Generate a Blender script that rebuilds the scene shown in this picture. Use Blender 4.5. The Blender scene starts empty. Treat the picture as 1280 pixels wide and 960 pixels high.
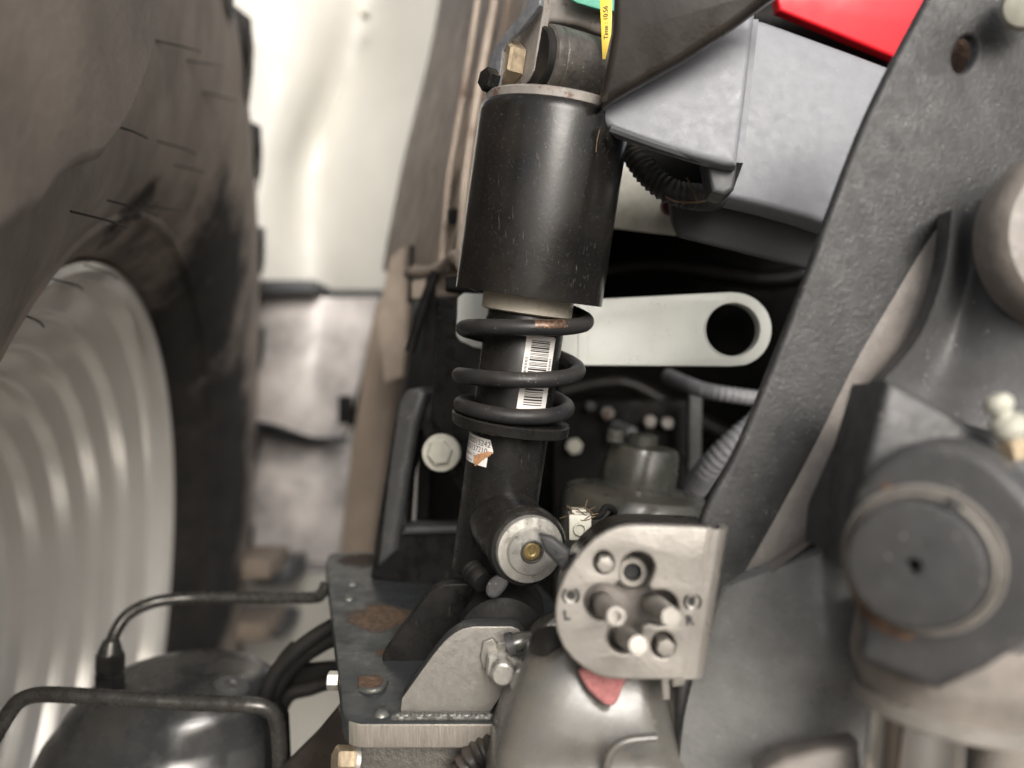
import bpy, bmesh, math, random
from mathutils import Vector, Matrix, noise
random.seed(7)
S = bpy.context.scene
COL = S.collection
R = math.radians

# ------------------------------------------------------------------ camera, sky, sun, exposure
CAM_H = 1.20
PITCH = R(4.5)
F = 1024.0                                   # focal length in photo pixels (1280 wide)
cam = bpy.data.cameras.new('camera'); cam.sensor_width = 36; cam.lens = 36*F/1280
cam.clip_start = 0.01; cam.clip_end = 500
cam.dof.use_dof = True; cam.dof.focus_distance = 0.405; cam.dof.aperture_fstop = 4.0
co = bpy.data.objects.new('camera', cam); COL.objects.link(co)
co.location = (0, 0, CAM_H); co.rotation_euler = (R(90) - PITCH, 0, 0)
S.camera = co
CP = Vector((0, 0, CAM_H))
CX = Vector((1, 0, 0)); CU = Vector((0, math.sin(PITCH), math.cos(PITCH))); CF = Vector((0, math.cos(PITCH), -math.sin(PITCH)))

SUN_EL, SUN_AZ = R(28), R(16)                # behind the camera, veiled by cloud
w = bpy.data.worlds.new('World'); S.world = w; w.use_nodes = True
nt = w.node_tree
sky = nt.nodes.new('ShaderNodeTexSky'); sky.sky_type = 'NISHITA'; sky.sun_disc = False
sky.sun_elevation = SUN_EL; sky.sun_rotation = R(180) - SUN_AZ
sky.dust_density = 6; sky.air_density = 1.0; sky.ozone_density = 0.6
hs = nt.nodes.new('ShaderNodeHueSaturation'); hs.inputs['Saturation'].default_value = 0.35
nt.links.new(sky.outputs[0], hs.inputs['Color'])
nt.links.new(hs.outputs[0], nt.nodes['Background'].inputs[0])
nt.nodes['Background'].inputs[1].default_value = 0.10
sl = bpy.data.lights.new('sun', 'SUN'); sl.energy = 1.6; sl.angle = R(30); sl.color = (1, 0.955, 0.90)
so = bpy.data.objects.new('sun', sl); COL.objects.link(so)
sd = Vector((math.sin(SUN_AZ)*math.cos(SUN_EL), -math.cos(SUN_AZ)*math.cos(SUN_EL), math.sin(SUN_EL)))
so.rotation_euler = sd.to_track_quat('Z', 'Y').to_euler(); so.location = (0.5, -1, 3)
S.view_settings.view_transform = 'Standard'; S.view_settings.look = 'None'
S.view_settings.exposure = 0.74; S.view_settings.gamma = 1

# ------------------------------------------------------------------ pixel helpers
def cdir(x, y, z): return CX*x + CU*y + CF*z           # camera-space vector to world
def V(px, py, d): return CP + cdir((px-640)*d/F, (480-py)*d/F, d)
def ray(px, py): return cdir((px-640)/F, (480-py)/F, 1)
class Pl:
    def __init__(s, p, n, up=Vector((0, 0, 1))):
        s.p = p; s.n = n.normalized()
        if abs(s.n.dot(up)) > .95: up = Vector((0, 1, 0))
        s.x = up.cross(s.n).normalized(); s.y = s.n.cross(s.x).normalized()
        s.M = Matrix((( s.x.x, s.y.x, s.n.x, p.x), (s.x.y, s.y.y, s.n.y, p.y), (s.x.z, s.y.z, s.n.z, p.z), (0, 0, 0, 1)))
    def hit(s, px, py):
        r = ray(px, py); t = (s.p - CP).dot(s.n)/r.dot(s.n); return CP + r*t
    def uv(s, px, py):
        q = s.hit(px, py) - s.p; return (q.dot(s.x), q.dot(s.y))
def facing(px, py, d, yaw=0, pit=0):                    # plane through a point; yaw>0 turns its face to the right, pit>0 upward
    return Pl(V(px, py, d), cdir(math.sin(R(yaw))*math.cos(R(pit)), math.sin(R(pit)), -math.cos(R(yaw))*math.cos(R(pit))), CU)

# ------------------------------------------------------------------ materials
MATS = {}
def mat(name, col, rough=.5, metal=0, var=.25, vscale=60, bump=0, bscale=300, dust=0, dcol=(.28, .22, .16), dscale=45,
        rust=0, rcol=(.16, .07, .03), rscale=40, specks=0, spcol=(.5, .45, .38), spscale=500, scr=0, coat=0, rvar=.15, trans=0, stretch=None, spec=.5, spot=None):
    if name in MATS: return MATS[name]
    m = bpy.data.materials.new(name); m.use_nodes = True; t = m.node_tree; N = t.nodes; L = t.links
    b = N['Principled BSDF']
    tc = N.new('ShaderNodeTexCoord'); co_ = tc.outputs['Object']
    if stretch:
        mp = N.new('ShaderNodeMapping'); mp.inputs['Scale'].default_value = stretch; L.new(co_, mp.inputs[0]); cs = mp.outputs[0]
    else: cs = co_
    def nz(scale, detail=4, src=co_, rough_=.6):
        n = N.new('ShaderNodeTexNoise'); n.inputs['Scale'].default_value = scale; n.inputs['Detail'].default_value = detail
        n.inputs['Roughness'].default_value = rough_
        L.new(src, n.inputs['Vector']); return n.outputs[0]
    def ramp(src, a, bb):
        r = N.new('ShaderNodeMapRange'); r.inputs[1].default_value = a; r.inputs[2].default_value = bb; r.clamp = True
        L.new(src, r.inputs[0]); return r.outputs[0]
    def mix(fac, a, bb):
        x = N.new('ShaderNodeMix'); x.data_type = 'RGBA'
        L.new(fac, x.inputs[0])
        for s_, v in ((x.inputs[6], a), (x.inputs[7], bb)):
            if isinstance(v, tuple): s_.default_value = (*v, 1)
            else: L.new(v, s_)
        return x.outputs[2]
    def mul(a, bb):
        x = N.new('ShaderNodeMath'); x.operation = 'MULTIPLY'
        for s_, v in ((x.inputs[0], a), (x.inputs[1], bb)):
            if isinstance(v, (int, float)): s_.default_value = v
            else: L.new(v, s_)
        return x.outputs[0]
    lo = tuple(max(0, c*(1-var)) for c in col); hi = tuple(min(1, c*(1+var)) for c in col)
    c = mix(ramp(nz(vscale, 6, cs), .3, .7), lo, hi)
    rr = N.new('ShaderNodeMapRange'); rr.inputs[3].default_value = max(.03, rough-rvar); rr.inputs[4].default_value = min(1, rough+rvar)
    L.new(nz(vscale*1.7, 5, cs), rr.inputs[0]); rr.inputs[1].default_value = .3; rr.inputs[2].default_value = .7
    ro = rr.outputs[0]
    if scr:
        mp = N.new('ShaderNodeMapping'); mp.inputs['Scale'].default_value = (1, 1, .09); mp.inputs['Rotation'].default_value = (.5, .6, .4); L.new(co_, mp.inputs[0])
        f = mul(ramp(nz(900, 2, mp.outputs[0]), .66, .74), ramp(nz(40, 3), .5, .62))
        c = mix(mul(f, scr), c, (.35, .33, .3))
    if specks:
        v = N.new('ShaderNodeTexVoronoi'); v.inputs['Scale'].default_value = spscale; L.new(co_, v.inputs['Vector'])
        f = mul(ramp(v.outputs['Distance'], .26, .12), ramp(nz(spscale*.3, 2), .54, .64))
        c = mix(mul(f, specks), c, spcol)
    if dust:
        g = N.new('ShaderNodeNewGeometry'); sx = N.new('ShaderNodeSeparateXYZ'); L.new(g.outputs['Normal'], sx.inputs[0])
        upf = ramp(sx.outputs[2], -.6, .9)
        f = mul(mul(ramp(nz(dscale, 8), .36, .72), upf), dust)
        c = mix(f, c, dcol)
        x = N.new('ShaderNodeMix'); L.new(f, x.inputs[0]); L.new(ro, x.inputs[2]); x.inputs[3].default_value = .9; ro = x.outputs[0]
    if rust:
        f = ramp(nz(rscale, 8), .62-.25*rust, .70-.2*rust)
        c = mix(f, c, mix(nz(rscale*6, 4), rcol, tuple(v*2.2 for v in rcol)))
        x = N.new('ShaderNodeMix'); L.new(f, x.inputs[0]); L.new(ro, x.inputs[2]); x.inputs[3].default_value = .9; ro = x.outputs[0]
    if spot:
        for pos, rad, scol in spot:
            vd = N.new('ShaderNodeVectorMath'); vd.operation = 'DISTANCE'; L.new(co_, vd.inputs[0]); vd.inputs[1].default_value = pos
            ad = N.new('ShaderNodeMath'); ad.operation = 'MULTIPLY_ADD'; L.new(nz(1.6/rad, 8, co_, .7), ad.inputs[0]); ad.inputs[1].default_value = 1.7*rad; L.new(vd.outputs['Value'], ad.inputs[2])
            f = ramp(ad.outputs[0], 1.75*rad, 1.45*rad)
            c = mix(f, c, mix(ramp(nz(9/rad, 6), .35, .65), scol, tuple(v*.4 for v in scol)))
            x = N.new('ShaderNodeMix'); L.new(f, x.inputs[0]); L.new(ro, x.inputs[2]); x.inputs[3].default_value = .9; ro = x.outputs[0]
    L.new(c, b.inputs['Base Color']); L.new(ro, b.inputs['Roughness'])
    b.inputs['Metallic'].default_value = metal; b.inputs['Specular IOR Level'].default_value = spec
    b.inputs['Coat Weight'].default_value = coat; b.inputs['Coat Roughness'].default_value = .12
    if trans:
        b.inputs['Subsurface Weight'].default_value = trans; b.inputs['Subsurface Radius'].default_value = (.01, .008, .006); b.inputs['Subsurface Scale'].default_value = .5
    if bump:
        bn = N.new('ShaderNodeBump'); bn.inputs['Strength'].default_value = bump; bn.inputs['Distance'].default_value = .001
        L.new(nz(bscale, 5, cs), bn.inputs['Height']); L.new(bn.outputs[0], b.inputs['Normal'])
    MATS[name] = m; return m

BLACK = mat('black_gloss_paint', (.009, .009, .009), .3, var=.3, bump=.05, bscale=500, dust=.06, specks=.2, spscale=1500, scr=.2, spec=0.3)
COVER = mat('black_cover_paint', (.008, .0078, .0075), .2, var=.3, vscale=35, bump=.04, bscale=600, dust=.06, specks=.25, spscale=1500, scr=.2, rvar=.08, spec=0.36)
SPRING = mat('black_spring_coat', (.016, .016, .017), .42, var=.3, bump=.12, bscale=900, specks=.25, dust=.1, spec=0.3)
RUBBER = mat('black_rubber', (.009, .009, .009), .55, bump=.2, dust=.08, spec=0.2)
VOID = mat('black_void_paint', (.006, .006, .006), .6, dust=.06, spec=0.1)
GRAPH = mat('graphite_cast_paint', (.037, .037, .0375), .46, var=.25, vscale=90, bump=.45, bscale=520, specks=.35, spscale=700, dust=.07, dcol=(.2, .17, .14), spec=0.4)
GRAPH2 = mat('smooth_graphite_paint', (.056, .056, .057), .42, var=.15, vscale=80, bump=.25, bscale=400, specks=.4, spscale=400, dust=.07, dcol=(.2, .17, .14), spec=.35)
BRGREY = mat('highlight_grey_paint', (.20, .178, .158), .5, var=.25, vscale=70, bump=.3, bscale=350, specks=.3)
PLASTIC = mat('grey_moulded_plastic', (.20, .205, .225), .48, var=.07, vscale=120, bump=.22, bscale=1500, specks=.35, spscale=900, spcol=(.5, .5, .5), scr=.08)
PLASTD = mat('dark_moulded_plastic', (.05, .052, .055), .5, var=.1, bump=.15, bscale=1500)
STEEL = mat('bare_steel', (.28, .265, .24), .42, metal=.55, var=.06, vscale=300, bump=.12, bscale=900, specks=.15, spcol=(.1, .06, .04))
CUTST = mat('cut_steel_edge', (.34, .31, .27), .45, metal=.5, var=.16, vscale=120, bump=.35, bscale=260, stretch=(7, 7, .5))
ZINC = mat('zinc_plate', (.62, .60, .55), .36, metal=.8, var=.14, vscale=150, bump=.1, specks=.35, spcol=(.08, .06, .04), spscale=600)
YZINC = mat('yellow_zinc', (.55, .42, .20), .3, metal=.8, var=.2)
OLDBOLT = mat('dusty_bolt_steel', (.40, .32, .22), .42, metal=.6, var=.3, vscale=200, bump=.2)
CASTEYE = mat('sandy_steel_sleeve', (.10, .09, .08), .4, metal=.4, var=.35, vscale=150, bump=.4, bscale=500, specks=.5, spscale=500)
LRPAINT = mat('sandy_grey_paint', (.265, .247, .222), .38, metal=.3, var=.12, vscale=60, bump=.2, bscale=500, specks=.2, spcol=(.15, .12, .1))
WHITE = mat('off_white_paint', (.52, .53, .49), .42, var=.06, vscale=50, specks=.5, spcol=(.2, .18, .15), spscale=420)
CREAM = mat('cream_paint', (.47, .46, .39), .5, var=.15, vscale=150)
RED = mat('red_paint', (.75, .010, .022), .4, var=.12, coat=.08, vscale=25, spec=.3)
TEAL = mat('teal_paint', (.12, .42, .30), .5, rust=.25)
YEL = mat('yellow_tape', (.75, .52, .03), .45, var=.1)
INK = mat('black_ink', (.01, .01, .01), .6)
PAPER = mat('white_label_paper', (.72, .69, .66), .5, var=.06)
TORN = mat('torn_brown_paper', (.42, .22, .11), .8, var=.3, vscale=400)
COLLAR = mat('milky_plastic', (.58, .53, .44), .32, var=.12, vscale=90, trans=.25)
TYREB = mat('plain_tyre_rubber', (.02, .018, .017), .6, var=.3, vscale=14, bump=.4, bscale=160, dust=.15)
RIM = mat('silver_rim_paint', (.82, .80, .76), .2, metal=.4, var=.06, vscale=9, coat=.3, rvar=.05, dust=.08, dcol=(.3, .24, .18), dscale=14)
PILLAR = mat('dusty_brown_paint', (.27, .222, .18), .6, var=.35, vscale=22, bump=.6, bscale=120, dust=.5, dcol=(.30, .25, .20), rust=.1, rcol=(.09, .06, .045), rscale=18)
TAN = mat('tan_dusty_panel', (.20, .16, .125), .65, var=.2, vscale=12)
BODY = mat('white_body_paint', (.42, .41, .375), .45, var=.06, vscale=8, dust=.25, dcol=(.5, .45, .36), dscale=5)
STEPM = mat('pale_step_metal', (.44, .41, .395), .45, metal=.1, var=.4, vscale=14, dust=.2)
TANK = mat('gloss_dark_tank', (.03, .032, .034), .22, var=.2, coat=.4, dust=.25, dcol=(.2, .17, .13), dscale=25, vscale=40)
OLIVE = mat('olive_grey_gloss', (.09, .088, .080), .2, var=.15, coat=.3, vscale=60, dust=.2, bump=.05)
OLIVED = mat('dark_olive_gloss', (.055, .058, .050), .25, var=.2, coat=.4, dust=.3, vscale=60)
PIPE = mat('dark_steel_pipe', (.075, .072, .066), .27, metal=.6, var=.25, vscale=90)
CHROME = mat('chrome_rod', (.75, .73, .70), .1, metal=1, var=.03, rvar=.04)
DKMETAL = mat('dark_brown_metal', (.022, .018, .015), .34, var=.45, vscale=30, bump=.1, dust=.08, dcol=(.16, .12, .09), rvar=.2, spec=.35)
GREYBR = mat('grey_bracket_paint', (.22, .20, .18), .5, var=.25, vscale=90, rust=.2, rcol=(.08, .045, .03), rscale=120, bump=.2)
STRAPM = mat('blue_grey_steel_strap', (.17, .175, .185), .5, metal=.3, var=.3, vscale=200, bump=.4)
CONDUIT = mat('black_conduit', (.022, .022, .022), .5, dust=.5, dcol=(.2, .15, .1))
GCONDUIT = mat('grey_conduit', (.20, .20, .21), .5)
STRAW = mat('dry_straw', (.14, .09, .05), .8, var=.4, vscale=300)
PINK = mat('pink_felt', (.38, .15, .145), .95, var=.25, vscale=250, bump=1, bscale=900)
MAROON = mat('maroon_plastic', (.09, .012, .018), .4)
CONC = mat('dark_gravel_ground', (.13, .115, .10), .85, var=.15, vscale=6, bump=.4, bscale=80)
RUSTM = mat('rusty_steel', (.11, .065, .04), .85, var=.5, vscale=220, bump=.8, bscale=500)
WELD = mat('weld_metal', (.13, .13, .12), .42, metal=.5, var=.25, vscale=120, bump=.5, bscale=250)

# ------------------------------------------------------------------ mesh helpers
def thing(name, label, cat, loc, group=None):
    o = bpy.data.objects.new(name, None); o.empty_display_size = .02; COL.objects.link(o); o.location = loc
    o['label'] = label; o['category'] = cat
    if group: o['group'] = group
    return o
def tag(o, label, cat, group=None):
    o['label'] = label; o['category'] = cat
    if group: o['group'] = group
    return o
def rootloc(p):
    while p.parent: p = p.parent
    return Vector(p.location)
def mk(name, verts, faces, m, parent=None, smooth=35, mats=None, fidx=None):
    verts = [Vector(v) for v in verts]
    if parent: off = rootloc(parent)
    else:
        n = len(verts)
        off = Vector((sum(v.x for v in verts)/n, sum(v.y for v in verts)/n, min(v.z for v in verts)))
    me = bpy.data.meshes.new(name); me.from_pydata([v - off for v in verts], [], faces); me.validate(); me.update()
    bm = bmesh.new(); bm.from_mesh(me); bmesh.ops.recalc_face_normals(bm, faces=bm.faces); bm.to_mesh(me); bm.free()
    for mm in (mats or [m]): me.materials.append(mm)
    if fidx:
        for p, i in zip(me.polygons, fidx): p.material_index = i
    if smooth:
        me.shade_smooth(); me.set_sharp_from_angle(angle=R(smooth))
    o = bpy.data.objects.new(name, me); COL.objects.link(o)
    if parent: o.parent = parent
    else: o.location = off
    return o
def cat(pts, n=6, closed=False):
    pts = [Vector(p) for p in pts]; out = []
    k = len(pts)
    rng = range(k) if closed else range(k-1)
    for i in rng:
        g = (lambda j: pts[j % k]) if closed else (lambda j: pts[min(max(j, 0), k-1)])
        a, b, c, d = g(i-1), g(i), g(i+1), g(i+2)
        for s in range(n):
            t = s/n
            out.append(.5*((2*b) + (c-a)*t + (2*a-5*b+4*c-d)*t*t + (3*b-a-3*c+d)*t**3))
    if not closed: out.append(pts[-1])
    return out
def perp(a):
    a = a.normalized(); h = Vector((0, 0, 1)) if abs(a.z) < .9 else Vector((0, 1, 0))
    x = h.cross(a).normalized(); return a, x, a.cross(x)
def lathe(name, p0, p1, prof, m, parent=None, seg=48, phase=0, smooth=35, closed=False):
    """prof: list of (fraction or metres along axis from p0, radius); metres"""
    a, x, y = perp(p1 - p0)
    vs, fs = [], []
    for t, r in prof:
        c = p0 + a*t
        for k in range(seg):
            th = 2*math.pi*k/seg + phase
            vs.append(c + (x*math.cos(th) + y*math.sin(th))*max(r, 1e-5))
    n = len(prof)
    for i in range(n-1 if not closed else n):
        for k in range(seg):
            j = (i+1) % n
            fs.append((i*seg+k, i*seg+(k+1) % seg, j*seg+(k+1) % seg, j*seg+k))
    if not closed:
        fs.append(tuple(range(seg))); fs.append(tuple((n-1)*seg + k for k in range(seg)))
    return mk(name, vs, fs, m, parent, smooth)
def hexbolt(name, c, ax, r, h, m, parent=None, phase=.2):
    ax = ax.normalized()
    return lathe(name, c, c + ax, [(0, r), (h*.86, r), (h, r*.88), (h*1.02, r*.5)], m, parent, seg=6, phase=phase, smooth=15)
def disc(name, c, ax, r, h, m, parent=None, seg=32, bev=.0006):
    ax = ax.normalized()
    return lathe(name, c, c + ax, [(0, r), (h-bev, r), (h, r-bev)], m, parent, seg=seg)
def tube(name, pts, r, m, parent=None, seg=12, sm=6, corr=0, pitch=.003, taper=None):
    P = cat(pts, sm) if sm else [Vector(p) for p in pts]
    if corr:                                  # resample for ribs
        out = [P[0]]; acc = 0
        for a, b in zip(P, P[1:]):
            L = (b-a).length; n = max(1, int(L/(pitch/4)))
            out += [a.lerp(b, (i+1)/n) for i in range(n)]
        P = out
    vs, fs = [], []; prev = None; s = 0
    for i, p in enumerate(P):
        t = (P[min(i+1, len(P)-1)] - P[max(i-1, 0)]).normalized()
        if prev is None: _, x, _ = perp(t)
        else: x = (prev - t*prev.dot(t)).normalized()
        prev = x; y = t.cross(x)
        if i: s += (p - P[i-1]).length
        rr = r if not corr else r*(1 + corr*math.sin(2*math.pi*s/pitch))
        if taper: rr *= 1 + (taper-1)*i/(len(P)-1)
        for k in range(seg):
            th = 2*math.pi*k/seg; vs.append(p + (x*math.cos(th) + y*math.sin(th))*rr)
    n = len(P)
    for i in range(n-1):
        for k in range(seg):
            fs.append((i*seg+k, i*seg+(k+1) % seg, (i+1)*seg+(k+1) % seg, (i+1)*seg+k))
    fs.append(tuple(range(seg))); fs.append(tuple((n-1)*seg+k for k in range(seg)))
    return mk(name, vs, fs, m, parent, 40 if not corr else 60)
def curve_mesh(loops, thick, bev, res=3):
    cu = bpy.data.curves.new('tmp', 'CURVE'); cu.dimensions = '2D'; cu.fill_mode = 'BOTH'
    for lp in loops:
        sp = cu.splines.new('POLY'); sp.points.add(len(lp)-1); sp.use_cyclic_u = True
        for q, (a, b) in zip(sp.points, lp): q.co = (a, b, 0, 1)
    cu.extrude = max(thick/2 - bev, 1e-5); cu.bevel_depth = bev; cu.offset = -bev; cu.bevel_resolution = res
    o = bpy.data.objects.new('tmp', cu); COL.objects.link(o)
    me = bpy.data.meshes.new_from_object(o)
    bpy.data.objects.remove(o); bpy.data.curves.remove(cu)
    vs = [v.co.copy() for v in me.vertices]; fs = [tuple(p.vertices) for p in me.polygons]
    bpy.data.meshes.remove(me)
    return vs, fs
def plate(name, out, pl, thick, m, parent=None, holes=(), bev=.001, rnd=0, smooth=35, raw=None, res=3):
    """polygon in photo pixels, cast on the plane pl, with real thickness behind it"""
    def lp(px):
        q = [pl.uv(*p) for p in px]
        if rnd:
            q = [(v.x, v.y) for v in cat([Vector((a, b, 0)) for a, b in q], rnd, True)]
        return q
    loops = [lp(out)] + [[pl.uv(*p) for p in h] for h in holes]
    vs, fs = curve_mesh(loops, thick, bev, res)
    vs = [pl.M @ Vector((v.x, v.y, v.z - thick/2)) for v in vs]
    # weld
    me = mk(name, vs, fs, m, parent, 0)
    bm = bmesh.new(); bm.from_mesh(me.data); bmesh.ops.remove_doubles(bm, verts=bm.verts, dist=1e-6)
    bmesh.ops.recalc_face_normals(bm, faces=bm.faces); bm.to_mesh(me.data); bm.free()
    if raw:
        me.data.materials.append(raw[0])
        for p in me.data.polygons:
            if p.normal.dot(raw[1]) > .6: p.material_index = 1
    me.data.shade_smooth(); me.data.set_sharp_from_angle(angle=R(smooth))
    return me
def ell(cx, cy, rx, ry, n=40, rot=0):
    c, s = math.cos(R(rot)), math.sin(R(rot))
    return [(cx + rx*math.cos(t)*c - ry*math.sin(t)*s, cy + rx*math.cos(t)*s + ry*math.sin(t)*c) for t in (2*math.pi*k/n for k in range(n))]
def rrect(x0, y0, x1, y1, r, n=6):
    out = []
    for cx, cy, a in ((x1-r, y0+r, -90), (x1-r, y1-r, 0), (x0+r, y1-r, 90), (x0+r, y0+r, 180)):
        out += [(cx + r*math.cos(R(a+90*k/n)), cy + r*math.sin(R(a+90*k/n))) for k in range(n+1)]
    return out
def grid(name, rows, m, parent=None, thick=.004, sub=4, smooth=45, back=None):
    """rows of world points, smoothed both ways and thickened backward"""
    A = [cat(r, sub) for r in rows]
    cols = [cat([A[i][j] for i in range(len(A))], sub) for j in range(len(A[0]))]
    nr, nc = len(cols[0]), len(cols)
    G = [[cols[j][i] for j in range(nc)] for i in range(nr)]
    b = back or CF
    vs = [p for r in G for p in r] + [p + b*thick for r in G for p in r]
    N = nr*nc; fs = []
    for i in range(nr-1):
        for j in range(nc-1):
            q = (i*nc+j, i*nc+j+1, (i+1)*nc+j+1, (i+1)*nc+j); fs.append(q); fs.append(tuple(N+k for k in reversed(q)))
    ring = [(0, j) for j in range(nc)] + [(i, nc-1) for i in range(1, nr)] + [(nr-1, j) for j in range(nc-2, -1, -1)] + [(i, 0) for i in range(nr-2, 0, -1)]
    for (a, b2), (c, d) in zip(ring, ring[1:] + ring[:1]):
        fs.append((a*nc+b2, c*nc+d, N+c*nc+d, N+a*nc+b2))
    return mk(name, vs, fs, m, parent, smooth)
def text(name, s, o, x, y, size, m, parent, thick=.0002, bold=0):
    """flat lettering: o = lower left, x/y unit directions"""
    cu = bpy.data.curves.new('tmp', 'FONT'); cu.body = s; cu.size = size; cu.extrude = thick; cu.offset = bold
    ob = bpy.data.objects.new('tmp', cu); COL.objects.link(ob)
    me = bpy.data.meshes.new_from_object(ob); bpy.data.objects.remove(ob); bpy.data.curves.remove(cu)
    n = x.cross(y)
    vs = [o + x*v.co.x + y*v.co.y + n*v.co.z for v in me.vertices]; fs = [tuple(p.vertices) for p in me.polygons]
    bpy.data.meshes.remove(me)
    return mk(name, vs, fs, m, parent, 0)
def loft(name, rings, m, parent=None, smooth=40):
    n = len(rings[0]); vs = [p for r in rings for p in r]; fs = []
    for i in range(len(rings)-1):
        for k in range(n): fs.append((i*n+k, i*n+(k+1) % n, (i+1)*n+(k+1) % n, (i+1)*n+k))
    fs.append(tuple(range(n))); fs.append(tuple((len(rings)-1)*n+k for k in range(n)))
    return mk(name, vs, fs, m, parent, smooth)
def box(name, c, hx, hy, hz, m, parent=None, bev=.002, ax=None):
    X, Y, Z = ax or (CX, CF, CU)
    bm = bmesh.new(); bmesh.ops.create_cube(bm, size=1)
    for v in bm.verts: v.co = Vector((v.co.x*2*hx, v.co.y*2*hy, v.co.z*2*hz))
    if bev: bmesh.ops.bevel(bm, geom=list(bm.edges), offset=bev, segments=2, affect='EDGES', profile=.5)
    vs = [c + X*v.co.x + Y*v.co.y + Z*v.co.z for v in bm.verts]; bm.verts.index_update()
    fs = [tuple(v.index for v in f.verts) for f in bm.faces]; bm.free()
    return mk(name, vs, fs, m, parent, 40)

# ================================================================== SETTING
g = mk('ground', [(-6, -5, 0), (6, -5, 0), (6, 9, 0), (-6, 9, 0)], [(0, 1, 2, 3)], CONC, None, 0); g['kind'] = 'structure'

# ---- wheel on the left (its inner face turned to the right)
WC = CP + cdir(-.4033, -.3173, .7428)
a_, b_ = 1.7668, -.0846
WN = cdir(math.sin(a_)*math.cos(b_), math.sin(b_), -math.cos(a_)*math.cos(b_)).normalized()
RT = .86
WPL = Pl(WC + WN*.07, WN)
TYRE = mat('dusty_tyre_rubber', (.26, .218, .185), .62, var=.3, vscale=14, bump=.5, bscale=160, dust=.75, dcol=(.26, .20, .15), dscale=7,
           spot=[(WPL.hit(270, 690) - Vector((WC.x, WC.y, 0)), .34, (.022, .019, .017)), (WPL.hit(262, 560) - Vector((WC.x, WC.y, 0)), .34, (.022, .019, .017)), (WPL.hit(215, 290) - Vector((WC.x, WC.y, 0)), .06, (.03, .026, .023))])  # dark spots paint in shade on the tyre's far side, plus cleaner rubber
wheel = thing('tractor_wheel', 'big dusty tractor wheel with silver dished rim beside pale steps', 'wheel', (WC.x, WC.y, 0))
tp = [(-.04, .425), (.005, .432), (.028, .455), (.055, .50), (.070, .56), (.076, .63), (.074, .70), (.062, .76), (.040, .80), (0, .818), (-.15, .825), (-.35, .825), (-.43, .77), (-.45, .66), (-.43, .52), (-.36, .425)]
def prof_smooth(p, n=4): return [(v.x, max(v.y, 1e-4)) for v in cat([Vector((a, b, 0)) for a, b in p], n)]
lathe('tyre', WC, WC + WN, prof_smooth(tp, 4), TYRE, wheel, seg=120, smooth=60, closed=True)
_, wx, wy = perp(WN)
def wheel_pt(ax_, r, th): return WC + WN*ax_ + (wx*math.cos(th) + wy*math.sin(th))*r
for k in range(26):                           # tread lugs reaching over the shoulder
    th = 2*math.pi*k/26
    rings = []
    for u, axx, rin, rout, ww in ((0, .078, .70, .735, .018), (.2, .070, .76, .80, .022), (.5, .03, .80, RT-.005, .026), (1, -.16, .80, RT, .028)):
        sh = -u*.16
        rings.append([wheel_pt(axx, rin-.01, th+sh-ww/ .7*1.2), wheel_pt(axx, rout, th+sh-ww/.7), wheel_pt(axx, rout, th+sh+ww/.7), wheel_pt(axx, rin-.01, th+sh+ww/.7*1.2)])
    loft('lug', rings, TYREB, wheel, 30)
for r_, ax_ in ((.470, .037),):   # moulded rings on the sidewall
    pts = [wheel_pt(ax_, r_, 2*math.pi*k/90) for k in range(91)]
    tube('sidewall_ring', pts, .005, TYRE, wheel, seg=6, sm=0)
rp = [(-0.034, 0.414), (-0.026, 0.426), (-0.008, 0.429), (0, 0.426), (0.001, 0.419), (-0.006, 0.411), (-0.016, 0.407), (-0.03, 0.405), (-0.034, 0.398), (-0.046, 0.386), (-0.049, 0.381), (-0.044, 0.378), (-0.042, 0.3755), (-0.045, 0.373), (-0.056, 0.371), (-0.06, 0.37), (-0.072, 0.358), (-0.075, 0.353), (-0.07, 0.35), (-0.068, 0.3475), (-0.071, 0.345), (-0.082, 0.343), (-0.086, 0.342), (-0.098, 0.33), (-0.101, 0.325), (-0.096, 0.322), (-0.094, 0.3195), (-0.097, 0.317), (-0.108, 0.315), (-0.112, 0.314), (-0.124, 0.302), (-0.127, 0.297), (-0.122, 0.294), (-0.12, 0.2915), (-0.123, 0.289), (-0.134, 0.287), (-0.138, 0.286), (-0.15, 0.274), (-0.153, 0.269), (-0.148, 0.266), (-0.146, 0.2635), (-0.149, 0.261), (-0.16, 0.259), (-0.164, 0.258), (-0.176, 0.246), (-0.179, 0.241), (-0.174, 0.238), (-0.172, 0.2355), (-0.175, 0.233), (-0.186, 0.231), (-0.22, 0.19), (-0.22, 0), (-0.26, 0), (-0.26, 0.24), (-0.22, 0.33), (-0.13, 0.392)]
lathe('rim', WC, WC + WN, rp, RIM, wheel, seg=128, smooth=25, closed=True)
def spew(px, py, px2, py2, ax0):
    pl = Pl(WC + WN*ax0, WN); a = pl.hit(px, py); b = pl.hit(px2, py2)
    tube('rubber_spew', [a - WN*.006, a.lerp(b, .5) + WN*.004, b + WN*.003], .0007, TYREB, wheel, seg=5, sm=3)
for q in ((196, 50, 246, 64), (236, 76, 274, 82), (258, 116, 290, 125), (126, 150, 178, 172), (208, 178, 240, 192), (228, 208, 252, 216), (148, 252, 192, 270),
          (184, 257, 220, 263), (104, 266, 152, 284), (78, 350, 98, 362), (20, 388, 48, 408), (116, 332, 142, 348)):
    spew(*q, .078 if q[1] < 300 else .03)
plate('shoulder_bar', [(-60, -60), (212, -60), (204, 0), (190, 88), (165, 155), (132, 204), (100, 216), (78, 236), (58, 266), (0, 306), (-60, 340)], Pl(WC + WN*.112, WN), .05, TYRE, wheel, bev=.008, res=5)

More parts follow.
